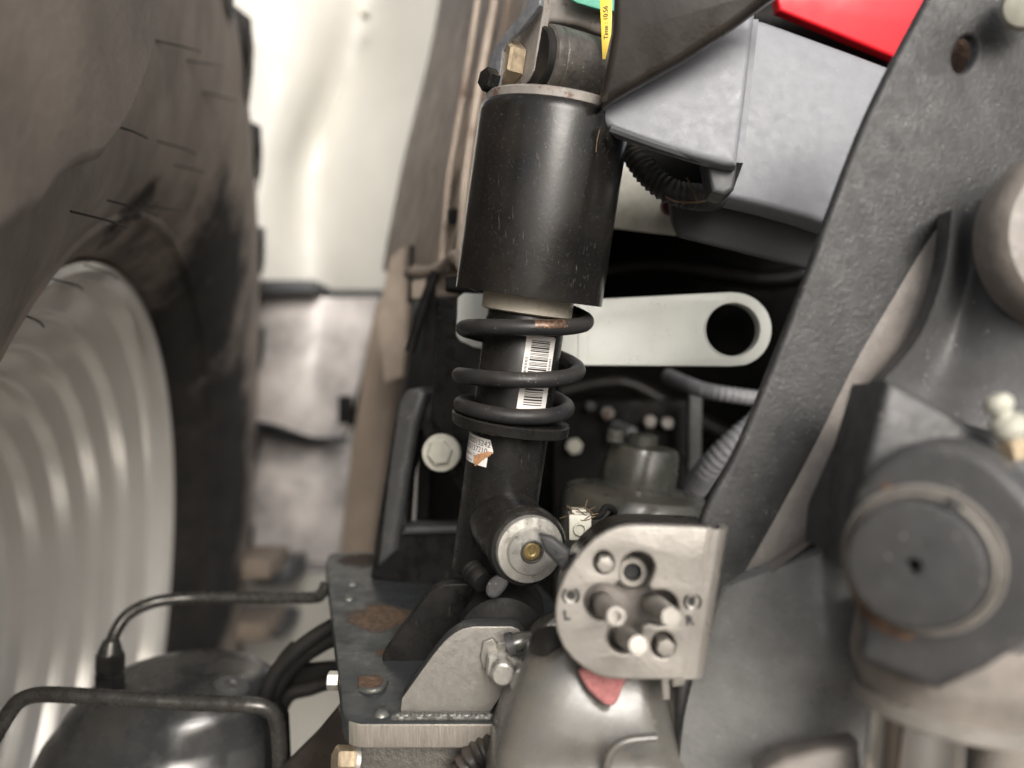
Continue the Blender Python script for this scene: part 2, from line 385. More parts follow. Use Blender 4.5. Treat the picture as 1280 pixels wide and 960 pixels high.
# ---- pale machine side and steps behind
fen = thing('white_body_panel', 'large white curved body panel behind the tractor wheel', 'panel', (-.45, 1.6, 0))
grid('upper_skin', [[V(270, -40, 1.55), V(400, -40, 1.62), V(470, -40, 1.66), V(520, -40, 1.60), V(610, -40, 1.5)],
                    [V(270, 100, 1.55), V(370, 100, 1.58), V(430, 100, 1.68), V(500, 100, 1.60), V(580, 100, 1.48)],
                    [V(270, 220, 1.55), V(340, 220, 1.57), V(390, 220, 1.66), V(480, 220, 1.58), V(545, 220, 1.46)],
                    [V(270, 362, 1.55), V(340, 362, 1.58), V(400, 362, 1.62), V(450, 362, 1.55), V(510, 362, 1.45)]], BODY, fen, .01)
for x, y in ((457, 20), (342, 0), (335, 110)):
    disc('rivet', V(x, y, 1.61), cdir(0, 0, -1), .009, .03, CREAM, fen)
lad = thing('access_steps', 'pale metal access steps stacked below the white body panel', 'steps', (-.45, 1.6, 0))
grid('riser', [[V(265, 372, 1.5), V(340, 372, 1.44), V(410, 372, 1.44), V(475, 372, 1.5)], [V(265, 450, 1.48), V(340, 450, 1.42), V(400, 452, 1.42), V(455, 455, 1.48)], [V(265, 516, 1.48), V(335, 528, 1.42), V(390, 546, 1.42), V(430, 545, 1.48)]], STEPM, lad, .01)
grid('riser', [[V(255, 530, 1.6), V(330, 540, 1.56), V(400, 556, 1.56), V(455, 560, 1.6)], [V(250, 600, 1.58), V(320, 605, 1.54), V(390, 615, 1.54), V(440, 620, 1.58)], [V(245, 688, 1.58), V(310, 690, 1.54), V(370, 700, 1.54), V(420, 704, 1.58)]], STEPM, lad, .01)
plate('riser', [(240, 720), (450, 715), (430, 985), (200, 985)], facing(360, 800, 1.6, -4, 4), .01, BODY, lad)
def tread_or_shadow(y0, y1, x0, x1, d, m):
    c = V((x0+x1)/2, (y0+y1)/2, d)
    return box('tread_or_shadow', c, (x1-x0)/2*d/F, .06, (y1-y0)/2*d/F, m, lad, .004)
tread_or_shadow(355, 371, 285, 405, 1.45, PLASTD); plate('tread_or_shadow', [(265, 519), (300, 523), (345, 532), (392, 548), (428, 548), (426, 556), (380, 556), (330, 544), (265, 533)], facing(340, 535, 1.5), .06, PLASTD, lad)  # curved dark bar is the shadow gap below the riser, built as a plate
tread_or_shadow(690, 714, 255, 350, 1.42, TAN); tread_or_shadow(767, 789, 250, 345, 1.42, TAN); tread_or_shadow(696, 722, 330, 375, 1.5, PLASTD); tread_or_shadow(770, 786, 340, 365, 1.5, PLASTD)
box('step_clip', V(432, 512, 1.3), .008, .02, .022, VOID, lad, .002)
box('side_rail', V(300, 640, 1.62), .012, .02, .55, STEPM, lad, .004, (CX, Vector((0, 1, 0)), Vector((0, 0, 1))))

pil = thing('cab_pillar', 'dusty brown painted cab pillar with seams behind the black spring cover', 'pillar', (V(540, 360, .7).x, V(540, 360, .7).y, 0))
def prow(y, shift, wob=0):
    xs = [(546, 1.1), (574, .88), (594, .74), (602, .70), (612, .655), (618, .66), (628, .60), (634, .61), (655, .55)]
    return [V(x - shift, y, d - (wob if i % 2 else 0)) for i, (x, d) in enumerate(xs)]
grid('outer_skin', [prow(-30, -8), prow(60, 8, .01), prow(150, 30), prow(200, 42, .012), prow(250, 52), prow(300, 62, .01), prow(338, 68)], PILLAR, pil, .02, sub=4)
tube('seam', [V(600, -20, .66), V(585, 80, .66), V(570, 170, .65), V(560, 230, .64), V(552, 330, .64)], .003, PILLAR, pil)
tube('seam', [V(618, 0, .60), V(598, 110, .60), V(582, 220, .59), V(574, 330, .585)], .0035, PILLAR, pil)
tube('weld_bead', [V(512, 340, .74), V(535, 342, .68), V(556, 334, .63), V(570, 322, .59), V(580, 330, .57)], .006, PILLAR, pil)
plate('lower_lip', [(514, 352), (580, 338), (580, 368), (514, 374)], facing(545, 355, .66, -20), .03, PILLAR, pil)
plate('gusset', [(488, 320), (513, 300), (512, 375), (503, 470), (480, 480), (470, 400)], facing(490, 380, .9, -20), .012, PILLAR, pil, bev=.002)
plate('lower_post', [(470, 375), (506, 378), (497, 480), (482, 560), (462, 705), (422, 705), (438, 560), (455, 450)], facing(460, 540, 1.1, -15), .03, TAN, pil, bev=.004)
plate('dark_slot', [(512, 306), (516, 306), (514, 378), (509, 378)], facing(512, 340, .72), .01, VOID, pil, bev=.0005)

# ---- dark chassis cavity: black walls added to keep the void unlit
cav = thing('added_cavity_walls', 'added black walls enclosing the dark chassis bay behind the white lever', 'chassis', (V(780, 480, .95).x, V(780, 480, .95).y, 0))
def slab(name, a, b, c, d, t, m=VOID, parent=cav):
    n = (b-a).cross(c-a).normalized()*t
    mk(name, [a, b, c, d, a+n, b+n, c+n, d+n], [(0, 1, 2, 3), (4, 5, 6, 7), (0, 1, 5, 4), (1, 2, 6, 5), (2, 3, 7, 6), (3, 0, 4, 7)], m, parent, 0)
slab('added_back_wall', V(560, 230, 1.0), V(1150, 230, 1.0), V(1150, 1000, 1.0), V(520, 1000, 1.0), .01)
slab('added_left_wall', V(548, 345, .66), V(562, 270, .99), V(522, 1000, .99), V(520, 1000, .66), .01)
slab('added_roof', V(560, 280, .60), V(1100, 280, .60), V(1130, 225, .99), V(570, 260, .99), .01)
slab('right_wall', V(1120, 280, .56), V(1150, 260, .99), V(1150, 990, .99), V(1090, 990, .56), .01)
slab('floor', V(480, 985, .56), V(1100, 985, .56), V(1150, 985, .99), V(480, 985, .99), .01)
# ================================================================== PARTS BEHIND THE SHOCK
fr = thing('black_frame_bracket', 'black welded frame bracket with a large cream bolt', 'bracket', V(530, 720, .58))
plate('side_frame', [(497, 500), (507, 488), (525, 484), (610, 484), (612, 745), (462, 724), (470, 660), (482, 590)], facing(540, 620, .57, -8), .018, BLACK, fr,
      holes=[[(524, 530), (600, 520), (600, 655), (508, 655), (512, 600)]], bev=.003)
plate('edge_flange', [(497, 500), (507, 488), (523, 484), (530, 492), (518, 530), (505, 600), (492, 690), (470, 710), (478, 640), (488, 560)], facing(500, 600, .56, -20), .012, GRAPH2, fr, bev=.004)
plate('upright', [(548, 372), (604, 368), (606, 560), (590, 600), (560, 556), (538, 522)], facing(570, 460, .545, -15), .012, BLACK, fr, bev=.002)
plate('cross_member', [(505, 657), (600, 655), (600, 668), (500, 670)], facing(550, 662, .56), .02, GRAPH, fr, bev=.003)
plate('clamp_block', [(556, 345), (602, 342), (602, 368), (556, 362)], facing(570, 350, .56), .02, VOID, fr, bev=.002)
c = V(553, 566, .528)
disc('washer_face', c, cdir(-.1, .1, -1), .0122, .006, CREAM, fr)
hexbolt('bolt_head', c + cdir(-.1, .1, -1)*.006, cdir(-.1, .1, -1), .0082, .006, CREAM, fr)
tube('bar', [V(512, 440, .62), V(530, 380, .62), V(545, 340, .62)], .004, VOID, fr)

lev = thing('white_lever', 'off-white flat steel lever with a round hole at its rounded end', 'lever', V(760, 458, .50))
pl = facing(760, 415, .50, 4)
out = [(572, 372), (580, 366), (735, 374), (915, 365)] + [(918 + 47*math.sin(R(a)), 412 - 46.5*math.cos(R(a))) for a in range(8, 173, 11)] + [(915, 458), (735, 457), (592, 434), (575, 426), (570, 418)]
plate('lever_arm', out, pl, .008, WHITE, lev, holes=[ell(916, 412, 33.5, 33, 48)], bev=.0008)
tube('hole_lip', [pl.hit(*p) for p in ell(916, 412, 35, 34.5, 48)] + [pl.hit(951, 412)], .0006, WHITE, lev, seg=6, sm=0)
plate('fold_flange', [(722, 374), (736, 374), (736, 457), (722, 456)], facing(730, 415, .4985, 4), .006, WHITE, lev, bev=.0008)

for lab, pp, rr_ in (('dark hose sagging across the black bay above the white lever', [(590, 330), (700, 345), (820, 330), (960, 350), (1040, 330)], .011),
                     ('dark hose running low across the black bay under the white lever', [(700, 490), (780, 478), (860, 520), (960, 560), (1040, 540)], .009)):
    tag(tube('bay_hose', [V(x, y, .88) for x, y in pp], rr_, mat('dark_brown_hose', (.016, .013, .011), .5, var=.4, vscale=40), None), lab, 'hose')
can = thing('reservoir_canister', 'olive-grey glossy round reservoir with a stepped cap below the lever', 'canister', V(798, 760, .56))
up = (CU*.98 + CX*.12 - CF*.02).normalized()
cb = V(783, 720, .575)
def canl(name, y0, prof, m): 
    p = cb.lerp(cb, 0) ; q = V(783 + (720-y0)*.12, y0, .575); lathe(name, q, q + up, prof, m, can, seg=64)
canl('body', 760, [(0, .052), (.07, .0525), (.078, .0515), (.082, .049), (.085, .040), (.0865, .03)], OLIVED)
canl('cap', 608, [(0, .030), (.002, .0265), (.024, .0262), (.0275, .0250), (.029, .022), (.029, .0)], OLIVED)
canl('knob', 556, [(0, .0105), (.0065, .0105), (.0075, .009)], OLIVED)
disc('lid_ear', V(768, 552, .55), up, .006, .008, OLIVED, can)

vb = thing('valve_block', 'black valve block with pale bolt heads in the dark chassis bay', 'valve', V(780, 640, .78))
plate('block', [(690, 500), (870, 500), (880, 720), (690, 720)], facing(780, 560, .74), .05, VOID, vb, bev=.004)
for x, y, r, m in ((718, 558, 11, CREAM), (760, 517, 9, GREYBR), (812, 527, 8.5, GREYBR), (834, 529, 8.5, GREYBR), (738, 508, 7, GRAPH2), (850, 575, 8, GRAPH2)):
    cc = V(x, y, .732); n = cdir(-.1, .1, -1); hexbolt('bolt_head', cc, n, r*.72/F, .006, m, vb)
tube('pale_stub', [V(770, 533, .72), V(790, 541, .70)], .0055, GCONDUIT, vb, sm=2)
plate('post', [(862, 490), (878, 490), (876, 640), (860, 640)], facing(868, 560, .70), .01, GRAPH, vb)
tag(tube('grey_corrugated_conduit', [V(835, 470, .66), V(855, 479, .63), V(880, 488, .61), V(915, 494, .60), V(975, 502, .60)], .0058, GCONDUIT, None, corr=.09, pitch=.0045),
    'thin pale grey corrugated conduit running below the white lever', 'conduit')
tag(tube('grey_corrugated_conduit', [V(868, 610, .63), V(890, 582, .61), V(920, 552, .60), V(968, 512, .60)], .0098, GCONDUIT, None, corr=.07, pitch=.005),
    'thick grey corrugated conduit slanting between the canister and the cast arm', 'conduit')

# ---- grey cover, red panel, upper right
cov = thing('grey_plastic_cover', 'light grey moulded plastic cover above the white lever', 'cover', V(930, 300, .46))
plate('front_shell', [(748, 136), (757, 124), (800, 96), (850, 66), (930, 14), (944, 14), (941, 40), (932, 120), (921, 206), (905, 205), (870, 196), (830, 184), (795, 173), (766, 162), (752, 150)],
      facing(850, 140, .374, -6, 5), .011, PLASTIC, cov, bev=.003)
slab('return_wall', V(937, 24, .378), V(918, 203, .378), V(906, 240, .455), V(926, 24, .455), .004, PLASTIC, cov)
plate('side_shell', [(925, 20), (955, 25), (975, 32), (1060, 63), (1150, 97), (1160, 120), (1060, 290), (1010, 272), (960, 258), (905, 245)], facing(950, 150, .450, 8, 4), .02, PLASTIC, cov, bev=.0035)
plate('lower_skirt', [(838, 252), (900, 248), (960, 256), (1060, 285), (1040, 345), (990, 333), (920, 315), (850, 298), (842, 280)], facing(930, 290, .475, 0, -18), .012, PLASTD, cov, bev=.003)
plate('end_lip', [(882, 196), (922, 205), (918, 236), (906, 244), (890, 240)], facing(903, 222, .379, -4), .02, PLASTD, cov, bev=.002)
plate('inner_duct', [(800, 176), (890, 196), (890, 246), (850, 240), (815, 215)], facing(850, 210, .452), .01, VOID, cov)
tube('edge_moulding', [V(762, 161, .372), V(795, 173, .3735), V(830, 185, .375), V(870, 197, .377), V(918, 207, .379)], .0022, PLASTD, cov, seg=8)
tag(plate('dark_metal_guard', [(768, -25), (1000, -25), (962, 0), (905, 42), (850, 78), (800, 106), (768, 124), (752, 136), (746, 132), (751, 108), (759, 75), (765, 40)], facing(840, 60, .356, -10, -10), .012, DKMETAL, None, bev=.004),
    'dark brown metal guard overlapping the grey plastic cover', 'guard')
rp_ = thing('red_panel', 'bright red painted panel above the grey plastic cover', 'panel', V(1060, 70, .50))
plate('red_skin', [(968, -20), (1200, -20), (1190, 40), (1128, 76), (1050, 44), (974, 13)], facing(1060, 20, .495, 5, -6), .01, RED, rp_, bev=.002)
tag(plate('gap_shade_strip', [(930, -20), (985, -20), (990, 15), (1140, 70), (1150, 120), (1060, 90), (940, 40)], facing(1040, 60, .52), .012, VOID, None, bev=.002),
    'black strip standing for shade between red panel and grey plastic cover', 'strip')  # darkness of the gap built as a black plate
tag(plate('cream_plate', [(740, 205), (800, 205), (848, 245), (846, 294), (800, 289), (740, 282)], facing(800, 250, .50, 0, -5), .006, CREAM, None, bev=.001),
    'cream metal plate beside the corrugated hose under the cover', 'plate')
tag(lathe('maroon_knob', V(838, 257, .492), V(838, 257, .47), [(0, .006), (.006, .006), (.010, .0045), (.011, .002)], MAROON, None, 24), 'small maroon knob beside the cream plate', 'knob')
tag(tube('corrugated_hose', [V(776, 150, .447), V(789, 182, .442), V(806, 212, .436), V(836, 238, .432), V(868, 246, .436), V(895, 247, .45)], .0066, CONDUIT, None, corr=.1, pitch=.0032),
    'black dusty corrugated hose hanging below the grey cover', 'hose')
cw = thing('copper_wire', 'thin bent copper strands caught on the black hose', 'wire', V(850, 250, .43))
tube('strand', [V(832, 246, .425), V(845, 252, .424), V(870, 253, .424), V(888, 249, .425), V(899, 241, .425)], .0006, STRAW, cw, seg=6)
tube('strand', [V(858, 222, .422), V(866, 236, .424), V(871, 252, .424)], .0005, STRAW, cw, seg=6)
tube('strand', [V(745, 190, .376), V(747, 172, .376), V(753, 158, .38), V(766, 163, .40)], .00018, STRAW, cw, seg=6)

# ---- big cast arm on the right
arm = thing('cast_lift_arm', 'large graphite cast lift arm sweeping down the right side', 'arm', V(980, 960, .33))
apl = facing(1060, 330, .325, 8, -4)
hole = ell(1207, 67, 14, 24, 32, 20)
edge = [(v.x, v.y) for v in cat([Vector((a, b, 0)) for a, b in ((1176, -30), (1120, 74), (1080, 158), (1042, 256), (1006, 356), (965, 462), (924, 560), (882, 642), (860, 730), (850, 840), (846, 1000))], 6)]
plate('web', edge + [
              (1080, 1000), (1080, 600), (1150, 480), (1310, 420), (1310, -30)], apl, .006, GRAPH, arm, holes=[hole], bev=.002, smooth=30)
disc('added_hole_backing', V(1200, 70, .36), cdir(0, 0, -1), .016, .004, RUSTM, arm)  # disc added behind the hole to stop skylight showing through
L1 = [(1196, 250), (1152, 305), (1108, 375), (1062, 455), (1012, 555), (960, 650), (918, 730)]
L2 = [(1192, 262), (1184, 330), (1166, 400), (1114, 474), (1084, 560), (1046, 648), (965, 716)]
rows = []
for (x0, y0), (x1, y1) in zip(L1, L2):
    d0 = (apl.hit(x0, y0) - CP).dot(CF) + .001
    rows.append([V(x0, y0, d0), V(x0*.6+x1*.4, y0*.6+y1*.4, d0-.003), V(x0*.25+x1*.75, y0*.25+y1*.75, d0-.008), V(x1, y1, d0-.017)])
grid('rib', rows, BRGREY, arm, .01)
grid('rib_wall', [[V(1190, 262, .308), V(1205, 255, .320), V(1250, 245, .315), V(1310, 230, .305)],
                  [V(1180, 340, .308), V(1205, 345, .320), V(1240, 350, .312), V(1310, 350, .300)],
                  [V(1150, 420, .306), V(1180, 440, .316), V(1230, 460, .306), V(1310, 470, .296)],
                  [V(1102, 478, .305), V(1150, 505, .306), V(1210, 530, .298), V(1310, 560, .290)]], GRAPH2, arm, .01)
plate('pivot_block', [(1108, 474), (1122, 478), (1165, 502), (1215, 530), (1310, 572), (1310, 720), (1070, 720), (1066, 640), (1088, 560)], facing(1130, 560, .262, -6, 4), .04, GRAPH2, arm, bev=.003)
plate('inner_wall', [(1092, 556), (1114, 480), (1130, 600), (1100, 700), (1052, 690), (1056, 640)], facing(1080, 620, .285, 20), .02, GRAPH, arm, bev=.002)
grid('flared_casting', [[V(905, 735, .325), V(940, 722, .318), V(985, 706, .310), V(1030, 690, .304), V(1090, 670, .308)],
                        [V(890, 770, .325), V(930, 770, .316), V(985, 765, .305), V(1040, 760, .298), V(1100, 750, .306)],
                        [V(872, 830, .325), V(920, 830, .315), V(985, 830, .303), V(1050, 830, .297), V(1110, 830, .308)],
                        [V(855, 900, .325), V(910, 900, .317), V(980, 895, .308), V(1050, 890, .306), V(1110, 890, .314)],
                        [V(845, 1000, .327), V(900, 1000, .32), V(970, 990, .312), V(1050, 980, .312), V(1110, 980, .318)]], mat('lightened_graphite', (.19, .19, .185), .33, var=.15, vscale=80, bump=.25, bscale=400, specks=.4, spscale=500), arm, .012)  # graphite made paler to offset the shadow falling on the casting
plate('lower_edge_highlight', [(950, 966), (985, 946), (1030, 936), (1075, 930), (1080, 990), (940, 990)], facing(1010, 950, .28, -10, 10), .02, BRGREY, arm, bev=.003)  # pale strip carries the casting's bottom edge highlight in its colour
hx = V(1284, 14, .29)
lathe('cap_screw', V(1282, 8, .318), V(1286, 2, .29), [(0, .009), (.010, .009), (.013, .0075), (.014, .004)], CREAM, arm, 32)

bo = thing('pale_round_boss', 'pale grey round boss standing proud of the cast arm', 'boss', V(1310, 400, .27))
bc = V(1378, 290, .285); bn = cdir(-.12, 0, -1).normalized()
lathe('ring', bc - bn*.016, bc, [(0, .036), (.008, .035), (.014, .033), (.016, .0305), (.016, .021), (.014, .019), (.001, .019)], BRGREY, bo, 64)
lathe('bore_plug', bc - bn*.014, bc, [(0, .0189), (.008, .0189), (.010, .017)], RUSTM, bo, 32)

cyl = thing('hydraulic_cylinder_eye', 'graphite hydraulic cylinder eye with recessed pin above a chrome rod', 'hydraulic cylinder', V(1170, 960, .262))
epl = facing(1160, 690, .236, -36, 0)
eo = [(1052, 700), (1054, 655), (1066, 616), (1090, 582), (1122, 560), (1158, 551), (1200, 555), (1238, 572), (1268, 598), (1300, 632), (1320, 680), (1318, 740), (1290, 800), (1232, 838), (1170, 866), (1120, 848), (1074, 830), (1068, 812), (1074, 795), (1064, 750)]
plate('eye', eo, epl, .03, GRAPH2, cyl, bev=.004, res=4)
c0 = epl.hit(1152, 698); rb = (epl.hit(1152, 605) - c0).length
RINGM = mat('worn_grey_ring', (.27, .25, .225), .4, metal=.3, var=.25, vscale=150, bump=.2)
lathe('pin_collar', c0 - epl.n*.004, c0, [(0, rb), (.0062, rb), (.0070, rb*.985), (.0070, rb*.955), (.0045, rb*.945), (.0045, rb*.2)], RINGM, cyl, 72)
lathe('snap_ring', c0, c0 + epl.n, [(0, rb*.91), (.0052, rb*.92), (.0060, rb*.91), (.0062, rb*.885), (.0030, rb*.875), (.0030, rb*.2)], RINGM, cyl, 72)
pin = lathe('pin', c0, c0 + epl.n, [(0, rb*.80), (.0078, rb*.80), (.0082, rb*.83), (.0112, rb*.83), (.0124, rb*.79), (.0126, rb*.75), (.0126, .0024), (.0095, .0018)], GRAPH2, cyl, 72)
disc('drilled_centre', c0 + epl.n*.0096, epl.n, .0016, .0002, VOID, pin)
pe = c0 + epl.n*.0065 + (epl.x*math.cos(R(62)) + epl.y*math.sin(R(62)))*rb*.88
lathe('snap_ring_ear', pe - epl.n*.001, pe + epl.n, [(0, .0022), (.0022, .0022), (.0026, .0016)], GRAPH, cyl, 16)
plate('rust_patch', [(1053, 690), (1060, 662), (1070, 660), (1074, 700), (1086, 745), (1112, 778), (1145, 796), (1128, 800), (1088, 780), (1062, 738)], Pl(epl.p + epl.n*.0003, epl.n, CU), .0004, RUSTM, cyl, bev=.0001, rnd=3)
plate('rust_spot', ell(1108, 612, 7, 10, 12), Pl(epl.p + epl.n*.0003, epl.n, CU), .0004, RUSTM, cyl, bev=.0001)
lathe('neck', V(1190, 780, .268), V(1178, 890, .268), [(0, .029), (.012, .030), (.017, .029), (.021, .0262), (.026, .0258), (.028, .022)], BRGREY, cyl, 64)
lathe('rod', V(1146, 870, .262), V(1130, 1050, .262), [(0, .0135), (.055, .0135)], CHROME, cyl, 64)
lathe('gland_ring', V(1180, 868, .268), V(1172, 930, .268), [(0, .022), (.001, .0272), (.0055, .0272), (.0065, .0255)], LRPAINT, cyl, 64)
lathe('barrel', V(1262, 880, .275), V(1255, 1050, .275), [(0, .012), (.055, .012)], BRGREY, cyl, 48)
nip = thing('grease_nipple', 'small pale grease nipple screwed into the top of the cylinder eye', 'grease nipple', V(1262, 556, .25))
lathe('hex_base', V(1270, 572, .25), V(1255, 520, .25), [(0, .0045), (.005, .0045), (.006, .0035)], OLDBOLT, nip, 6)
lathe('stem', V(1267, 550, .25), V(1248, 505, .25), [(0, .0030), (.003, .0052), (.007, .0052), (.008, .003), (.0095, .0028), (.0105, .0040), (.0125, .0043), (.0145, .003), (.015, .001)], CREAM, nip, 24)

# ================================================================== BASE PLATE AND MOUNT
ztop = V(500, 905, .372).z
zpl = Pl(Vector((0, .4, ztop)), Vector((0, 0, 1)))
_o = zpl.hit(520, 800) - Vector((0, 0, .03))
PLATE = mat('slate_plate_paint', (.034, .038, .039), .38, var=.25, vscale=50, bump=.12, specks=.3, spec=.4,
            spot=[(zpl.hit(478, 772) - _o, .026, (.13, .085, .055)), (zpl.hit(452, 700) - _o, .022, (.06, .042, .03)), (zpl.hit(488, 815) - _o, .009, (.12, .075, .045))])
bp = thing('steel_base_plate', 'thick slate steel base plate with bare cut edge and brown rust patch', 'plate', zpl.hit(520, 800) - Vector((0, 0, .03)))
plate('plate', [(427, 886), (424, 850), (407, 704), (410, 694), (420, 690), (640, 690), (700, 760), (720, 905), (450, 905), (436, 901), (430, 895)], zpl, .0115, PLATE, bp, bev=.0008, raw=(CUTST, Vector((0, -1, 0))))
def onz(px, py, dz=0): 
    return Pl(Vector((0, 0, ztop + dz)), Vector((0, 0, 1))).hit(px, py)
plate('square_plug', [(447, 845), (474, 843), (482, 850), (480, 860), (455, 863), (448, 856)], Pl(Vector((0, 0, ztop+.0012)), Vector((0, 0, 1))), .003, RUSTM, bp, bev=.0008)
tube('plug_weld', [onz(451, 862), onz(462, 864, .001), onz(476, 861, .001), onz(482, 852)], .0016, WELD, bp)
for x, y, r in ((477, 893, .0042), (440, 730, .005), (436, 748, .005)):
    p = onz(x, y); lathe('weld_lump', p - Vector((0, 0, .001)), p + Vector((0, 0, 1)), [(0, r), (.0015, r*.9), (.003, r*.6), (.0035, r*.2)], WELD, bp, 20)
tube('weld_bead', [onz(492 + 125*k/60, 897 + .5*math.sin(k*1.7), .0004 + .00015*math.sin(k*2.3)) for k in range(61)], .0017, WELD, bp, sm=0)
tube('weld_bead', [onz(496 + 118*k/60, 894.5 + .4*math.sin(k*1.3+1), .0012 + .0001*math.sin(k*2.1)) for k in range(61)], .0015, WELD, bp, sm=0)
gp = Pl(onz(560, 896) + Vector((0, .002, 0)), Vector((0, -1, .0)))
gs = [(500, 893), (502, 873), (520, 848), (538, 823), (549, 809), (558, 799), (567, 792), (578, 786), (592, 783), (639, 783), (648, 786), (656, 796), (656, 812), (648, 840), (632, 862), (611, 893)]
plate('front_gusset', gs, gp, .011, GRAPH2, bp, bev=.0006, raw=(STEEL, Vector((0, -1, 0))))
gp2 = Pl(onz(500, 826) + Vector((0, 0, 0)), Vector((0, -1, 0)))
plate('rear_gusset', [(477, 828), (479, 818), (500, 788), (527, 752), (540, 738), (556, 730), (600, 728), (640, 735), (640, 828)], gp2, .011, BLACK, bp, bev=.001)
mb_ = thing('rubber_mount_bush', 'black rubber mount bush held between the two gussets', 'bush', V(615, 800, .41))
e0 = V(628, 812, gp.p.dot(CF) and (gp.hit(628, 812) - CP).dot(CF)) + Vector((0, .0125, -.002)); e1 = gp2.hit(622, 790) + Vector((0, -.001, 0))
e1 = Vector((e0.x + .001, e1.y, e0.z))
Lb = (e1 - e0).length
lathe('sleeve', e0, e1, [(0, .018), (.002, .0215), (Lb*.28, .0225), (Lb*.36, .020), (Lb*.5, .0205), (Lb-.001, .0205), (Lb, .018)], RUBBER, mb_, 64)
nb = thing('pivot_bolt', 'zinc hex nut on threaded bolt through the steel gusset', 'bolt', gp.hit(628, 840))
n_ = Vector((0, -1, 0)); nc_ = gp.hit(629, 826)
lathe('washer', nc_ - n_*.0005, nc_ + n_, [(0, .0092), (.0013, .0092), (.0018, .0085)], STEEL, nb, 40)
hexbolt('nut', nc_ + n_*.0013, n_, .0086, .0065, ZINC, nb, .4)
tp_ = [(0, .0052)] + [(.0008*i, .0052 if i % 2 else .0047) for i in range(1, 16)] + [(.0128, .0042)]
lathe('threaded_end', nc_ + n_*.003, nc_ + n_, tp_, ZINC, nb, 32)
plate('lock_tab', [(600, 822), (604, 802), (616, 798), (622, 806), (616, 830), (604, 838)], Pl(gp.p + n_*.002, n_), .002, STEEL, nb, bev=.0006)
hs_ = thing('hose_end', 'short grey hose end with clamp collar behind the olive housing', 'hose', V(655, 820, .36))
tube('stub', [V(637, 806, .366), V(655, 801, .367), V(690, 798, .372)], .0042, OLIVED, hs_)
tube('clamp', [V(634, 807, .3655), V(643, 804, .3655)], .0054, GRAPH2, hs_, sm=1)
ub = thing('cast_bracket_block', 'rough dark cast block under the steel base plate', 'block', V(520, 985, .39))
plate('block', [(440, 930), (640, 930), (640, 1000), (440, 1000)], facing(520, 950, .388), .05, mat('rough_cast', (.075, .07, .062), .45, bump=1, bscale=260, var=.3, dust=.2), ub, bev=.002)
cc = V(441, 952, .382)
bb = thing('flange_bolt', 'zinc flange bolt below the base plate corner', 'bolt', V(425, 970, .38))
lathe('flange', V(445, 950, .385), V(432, 950, .383), [(0, .0085), (.002, .0085), (.0025, .0065)], ZINC, bb, 32)
lathe('head', V(440, 950, .385), V(418, 950, .381), [(0, .0066), (.0075, .0066), (.0085, .0056)], OLDBOLT, bb, 6, smooth=15)
b2 = thing('side_bolt', 'small zinc bolt head on the left edge of the base plate', 'bolt', V(413, 862, .42))
lathe('head', V(424, 851, .43), V(412, 851, .43), [(0, .005), (.0055, .005), (.0062, .004)], ZINC, b2, 6, smooth=15)
tag(tube('black_corrugated_hose', [V(640, 925, .375), V(606, 938, .372), V(585, 955, .372), V(575, 990, .375)], .0062, CONDUIT, None, corr=.12, pitch=.0032), 'black corrugated hose passing under the base plate', 'hose')

# ---- olive housing in front
hou = thing('olive_housing', 'glossy olive-grey housing below the marked coupling plate', 'housing', V(735, 985, .36))
def sring(py, xl, xr, d, hd, n=56, e=4.0):
    cx = (xl+xr)/2; hw = (xr-xl)/2; out = []
    for k in range(n):
        t = 2*math.pi*k/n; c_, s_ = math.cos(t), math.sin(t)
        out.append(V(cx, py, d) + CX*(hw*d/F*math.copysign(abs(c_)**(2/e), c_)) + CF*(hd*math.copysign(abs(s_)**(2/e), s_)))
    return out
def rings(tab, n=5):
    q = [Vector(a[:3]) for a in tab]; q2 = [Vector((a[3], a[4], a[5])) for a in tab]
    A, B = cat(q, n), cat(q2, n)
    return [sring(a.x, a.y, a.z, b.x, b.y, e=b.z) for a, b in zip(A, B)]
H1 = loft('body', rings([(768, 690, 790, .368, .010, 2.5), (778, 674, 812, .368, .018, 3), (800, 658, 826, .367, .024, 3.5), (850, 638, 838, .365, .030, 4), (885, 625, 848, .362, .034, 4.5), (915, 615, 853, .360, .040, 5), (960, 606, 852, .358, .042, 5), (1010, 604, 850, .358, .042, 5)]), OLIVE, hou)
tube('raised_ridge', [V(757, 1000, .3165), V(758, 960, .3165), V(766, 938, .317), V(785, 926, .3175), V(820, 922, .319)], .0018, OLIVE, hou)
grid('black_patch', [[V(672, 786, .3478), V(690, 784, .3452), V(702, 790, .3445)], [V(664, 800, .3475), V(682, 802, .343), V(703, 806, .342)], [V(663, 816, .344), V(680, 821, .3405), V(692, 814, .340)]], RUBBER, hou, .002)
tube('side_fin', [V(842, 850, .345), V(846, 880, .34), V(852, 910, .335), V(850, 950, .335), V(846, 1000, .335)], .0035, LRPAINT, hou)
tag(plate('pink_felt_pad', [(726, 835), (782, 838), (778, 862), (770, 880), (758, 882), (742, 870), (731, 856)], facing(755, 860, .326, 0, 12), .006, PINK, None, bev=.0018, rnd=3),
    'pink felt pad squeezed below the marked coupling plate', 'pad')

